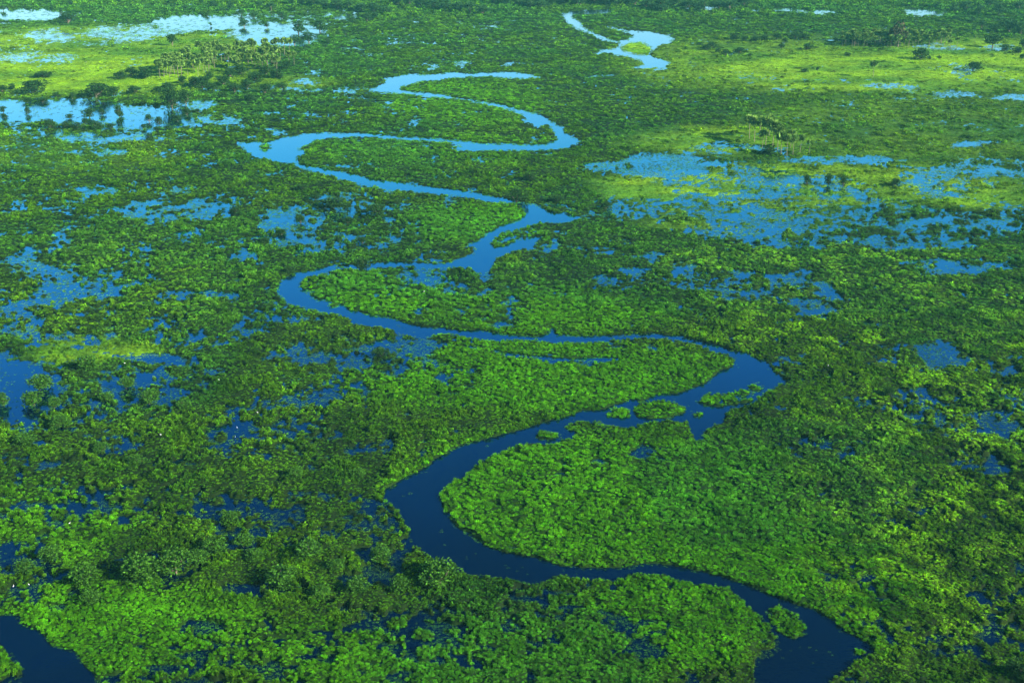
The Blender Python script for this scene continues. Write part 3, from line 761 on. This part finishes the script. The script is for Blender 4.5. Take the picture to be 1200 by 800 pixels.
many = [
 (T_BUSH, 'small dark bush at the flooded pool', 'bush', 'bushes along the flooded pool',
  [(120,135,8,7),(82,139,9,5),(78,151,11,8),(90,152,13,8),(100,146,9,7),(131,152,10,7),(187,147,10,9),(175,143,9,8),(208,142,13,6),(219,135,9,7),(4,132,8,7),(33,134,7,8),(6,138,7,4),(197,154,10,6),(184,154,9,5),(168,151,8,5),(232,132,6,4)]),
 (T_BUSH, 'low dark bush in front of the left palm grove', 'bush', 'bushes in front of the left palm grove',
  [(153,90,17,10),(170,92,23,12),(187,108,15,6),(228,101,15,10),(237,104,21,13),(262,101,18,10),(250,107,15,8),(198,107,17,9),(275,108,18,9),(290,104,16,9),(300,96,18,11),(312,88,16,10),(325,92,18,10),(336,82,15,10),(270,92,16,10),(282,88,18,11),(214,98,12,8),(245,94,14,9),(310,110,16,10),(292,120,15,9),(262,117,13,8),(330,105,14,7)]),
 (T_BUSH, 'small dark bush near the left edge of the upper meadow', 'bush', 'bushes at the upper left edge',
  [(3,109,14,8),(14,105,11,6),(67,114,10,5),(85,116,11,7),(50,120,12,5),(32,120,12,5)]),
 (T_BUSH, 'dark bush in the broken line right of the far river loop', 'bush', 'line of bushes right of the far river loop',
  [(861,47,12,8),(873,49,10,6),(885,49,11,6),(895,49,11,7),(820,54,8,4),(828,59,11,6),(835,57,13,7),(841,62,7,5),(851,66,11,7),(866,63,13,7),(910,47,11,7),(921,44,8,4),(932,46,12,7),(942,47,12,7),(915,57,9,5),(946,59,11,7),(919,51,7,6),(879,66,5,3)]),
 (T_BUSH, 'small dark bush on the right meadow or at its edge', 'bush', 'bushes on the right meadow',
  [(993,66,8,4),(943,85,9,4),(958,83,4,4),(1001,53,13,9),(1177,60,13,7),(1193,63,13,7),(1199,69,9,5),(1199,56,10,9),(1089,70,4,3),(1018,235,5,4),(1100,69,6,3)]),
 (T_FAR, 'bluish distant tree in the loose wood at the far right', 'tree', 'trees at the far right',
  [(1118,15,12,9),(1132,13,20,10),(1147,18,11,11),(1170,19,16,13),(1182,38,22,13),(1166,38,14,9),(1150,33,9,9),(1196,40,16,12),(1194,12,14,9),(1100,10,12,7),(1160,8,16,8),(1140,26,8,6),(1178,28,10,6),(1119,24,8,5)]),
 (T_FAR, 'distant tree around the pale far lagoon', 'tree', 'trees around the pale far lagoon',
  [(298,21,11,7),(283,18,10,6),(313,33,7,6),(330,22,12,7),(396,41,6,4),(405,41,6,4),(430,25,13,9),(412,28,12,7),(384,51,9,5),(440,22,10,7),(318,12,12,8),(303,10,12,7),(270,10,10,6),(260,15,9,5),(250,8,10,6),(247,31,4,4),(243,19,5,4),(72,17,5,6),(82,6,8,5),(4,13,8,6),(216,11,8,4),(203,10,7,4)]),
 (T_FAR, 'dark blue green tree in the wooded belt along the top of the picture', 'tree', 'wooded belt along the top',
  [(x + (i_ * 37 % 11) - 5, 5 + (i_ * 53 % 13), 13 + (i_ * 29 % 7), 8 + (i_ * 13 % 4)) for i_, x in enumerate(range(345, 640, 9))] +
  [(x + (i_ * 31 % 9) - 4, (4 + i_ % 4 if 636 < x < 745 else 6 + (i_ * 47 % 9)), 16 + (i_ * 23 % 8), 9 + (i_ * 17 % 5)) for i_, x in enumerate(range(620, 880, 9))]),
 (T_SHRUB, 'rounded shrub among the pools of the lower left marsh', 'shrub', 'shrubs of the lower left marsh',
  [(250,645,30,16),(232,660,26,15),(285,640,26,14),(375,700,26,14),(300,655,24,13),(445,655,26,15),(60,655,26,15),(30,668,24,13),(470,690,26,14),(395,668,22,12),(270,612,24,13),(345,560,22,12),(420,560,20,11),(160,545,22,12),(70,500,26,13),(30,520,24,12),(120,530,20,11),(215,480,20,11),(125,470,18,10)]),
 (T_BUSH, 'dark shrub in the marsh between the two left hand river bends', 'shrub', 'shrubs between the left hand river bends',
  [(352,262,14,8),(370,235,14,8),(408,262,13,7),(450,270,12,6),(425,285,14,7),(380,270,13,6),(320,300,14,7),(465,240,10,6),(340,320,14,7),(330,275,12,6),(310,285,12,6),(355,225,16,8)]),
]
ORD = 'left most,second,third,fourth,fifth,sixth,seventh,eighth,ninth,tenth,eleventh,twelfth,thirteenth,fourteenth,fifteenth,sixteenth,seventeenth,eighteenth,nineteenth,twentieth,twenty-first,twenty-second'.split(',')
def ordinal(i_, lb):
    return '%s, %s' % (lb, 'left most' if i_ == 0 else ORD[i_] + ' from left')
for k, lb, ct, gp, L_ in many:
    for i_, (px, py, w_, h_) in enumerate(sorted(L_)):
        k.place(px, py, w_ * 1.15, h_ * 1.15, ordinal(i_, lb) if len(L_) <= 22 else lb, ct, gp)

def grove(n, x0, x1, yf, h0, h1, lb, gp, seed):
    r = random.Random(seed); done = []
    while len(done) < n:
        x = r.uniform(x0, x1); y = yf(x, r)
        if any(abs(x - a_) < 3.0 and abs(y - b_) < 1.2 for a_, b_ in done): continue
        done.append((x, y))
        h_ = r.uniform(h0, h1)
        T_PALM.place(x, y, h_ * 1.05, h_, lb, 'palm', gp)
grove(92, 184, 345, lambda x, r: min(92, 93 - (x - 184) * .06 - r.random() * (5 + min(17, (x - 180) * .35))), 15, 20, 'fan palm crowded into the dense grove at the upper left', 'palms of the upper left grove', 3)
grove(78, 986, 1112, lambda x, r: 57 - abs(x - 1050) * .035 - r.random() * 7, 11, 16, 'slim palm packed into the long grove at the far right', 'palms of the far right grove', 4)
for i_, (x, y, h_) in enumerate([(992,54,10),(1113,58,11),(1121,56,12),(1142,51,9)]):
    T_PALM.place(x, y, h_ * 1.05, h_, ordinal(i_, 'loose palm at an end of the far right grove'), 'palm', 'loose palms beside the far right grove')
for (x, y, h_) in [(878,163,24),(884,167,26),(890,162,22),(897,170,28),(905,176,30),(901,160,22),(911,176,26),(915,182,24),(922,183,22),(929,182,21),(937,181,20),(948,181,15),(926,175,20),(893,176,20)]:
    T_PALM.place(x, y, h_ * 1.15, h_ * 1.12, ordinal(sorted([878,884,890,897,905,901,911,915,922,929,937,948,926,893]).index(x), 'pale palm in the small clump above the right marsh'), 'palm', 'small palm clump above the right hand marsh')
T_BUSH.place(900, 182, 24, 12, 'dark bush at the foot of the small palm clump', 'bush')

# ------------------------------------------------------------------ egrets
def loft(path, rad, sides=8):
    v, q = tube(path, rad, sides); return v, q
bodyV, bodyQ = merge([loft([(-.36, 0, .50), (-.30, 0, .52), (-.12, 0, .58), (.08, 0, .60), (.20, 0, .64), (.25, 0, .74), (.20, 0, .86), (.24, 0, .97), (.32, 0, 1.0), (.36, 0, .99)],
                           [.01, .06, .13, .14, .08, .04, .03, .035, .045, .02], 10)])
egB = mesh_np('body', bodyV, bodyQ, M_WHITE, True)
egK = mesh_np('bill', *loft([(.35, 0, .99), (.50, 0, .96)], [.018, .004], 5), M_BEAK)
egL = [mesh_np('leg', *loft([(.0, s_, .50), (-.02, s_, .25), (.01, s_, -.06)], [.02, .012, .012], 5), M_LEGS) for s_ in (-.05, .05)]
eg = [(146.5,428,'white egret at the edge of the narrow blue strip right of the left pool'),
 (257,449,'white egret among shrubs in the left marsh, right of the narrow blue strip'),
 (278,502,'upper of two white egrets at the small pool in the left marsh'),
 (276,513,'lower of two white egrets at the small pool in the left marsh'),
 (189,515,'white egret on the rim of a dark puddle in the left marsh'),
 (82,616,'white egret standing on bright plants at the lower left'),
 (34,686,'white egret beside a small dark gap above the lagoon'),
 (16,688,'white egret left of the one beside the small dark gap above the lagoon'),
 (970,434,'white egret on the green plants right of the river bend'),
 (101,74,'white egret on the yellow meadow left of the palm grove'),
 (329,223,'white egret in the marsh above the left hand pools'),
 (497,345,'white egret in the shallow pool inside the middle meander'),
 (302,487,'white egret near the flooded hollow above the lower river')]
for x, y, lb in eg:
    wx0, wy0 = ground(x, y)
    r_ = bpy.data.objects.new('egret', None); COL.objects.link(r_); r_.empty_display_size = .3
    zz = float(np.maximum(hmap(survey(np.array([wx0]), np.array([wy0])), np.array([wx0]), np.array([wy0])), 0)[0])
    r_.location = (float(wx0), float(wy0), zz + .25 if zz > 0 else 0.0); r_.rotation_euler = (0, 0, random.uniform(0, 6.28)); r_.scale = (.62,) * 3
    for nm, me_ in (('body', egB), ('bill', egK), ('leg', egL[0]), ('leg', egL[1])):
        c = bpy.data.objects.new(nm, me_); COL.objects.link(c); c.parent = r_
    tag(r_, lb, 'bird', 'white egrets in the marsh')

# ------------------------------------------------------------------ haze
def haze():
    x0, x1, y0, y1, z0_, z1 = -7100, 7100, -2100, 9100, -1.8, CAM_H + 6
    V = [(x0, y0, z0_), (x1, y0, z0_), (x1, y1, z0_), (x0, y1, z0_), (x0, y0, z1), (x1, y0, z1), (x1, y1, z1), (x0, y1, z1)]
    Q = [(0, 3, 2, 1), (4, 5, 6, 7), (0, 1, 5, 4), (1, 2, 6, 5), (2, 3, 7, 6), (3, 0, 4, 7)]
    m = bpy.data.materials.new('haze'); m.use_nodes = True
    t = m.node_tree
    t.nodes.remove(t.nodes['Principled BSDF'])
    v = t.nodes.new('ShaderNodeVolumePrincipled')
    v.inputs['Color'].default_value = (*HAZE_COLOR, 1); v.inputs['Density'].default_value = HAZE_DENSITY; v.inputs['Anisotropy'].default_value = 0.0
    t.links.new(v.outputs[0], t.nodes['Material Output'].inputs['Volume'])
    tag(link('haze', mesh_np('haze', V, Q, m)), 'thin cyan haze lying over the distant plain', 'haze', kind='stuff')
haze()
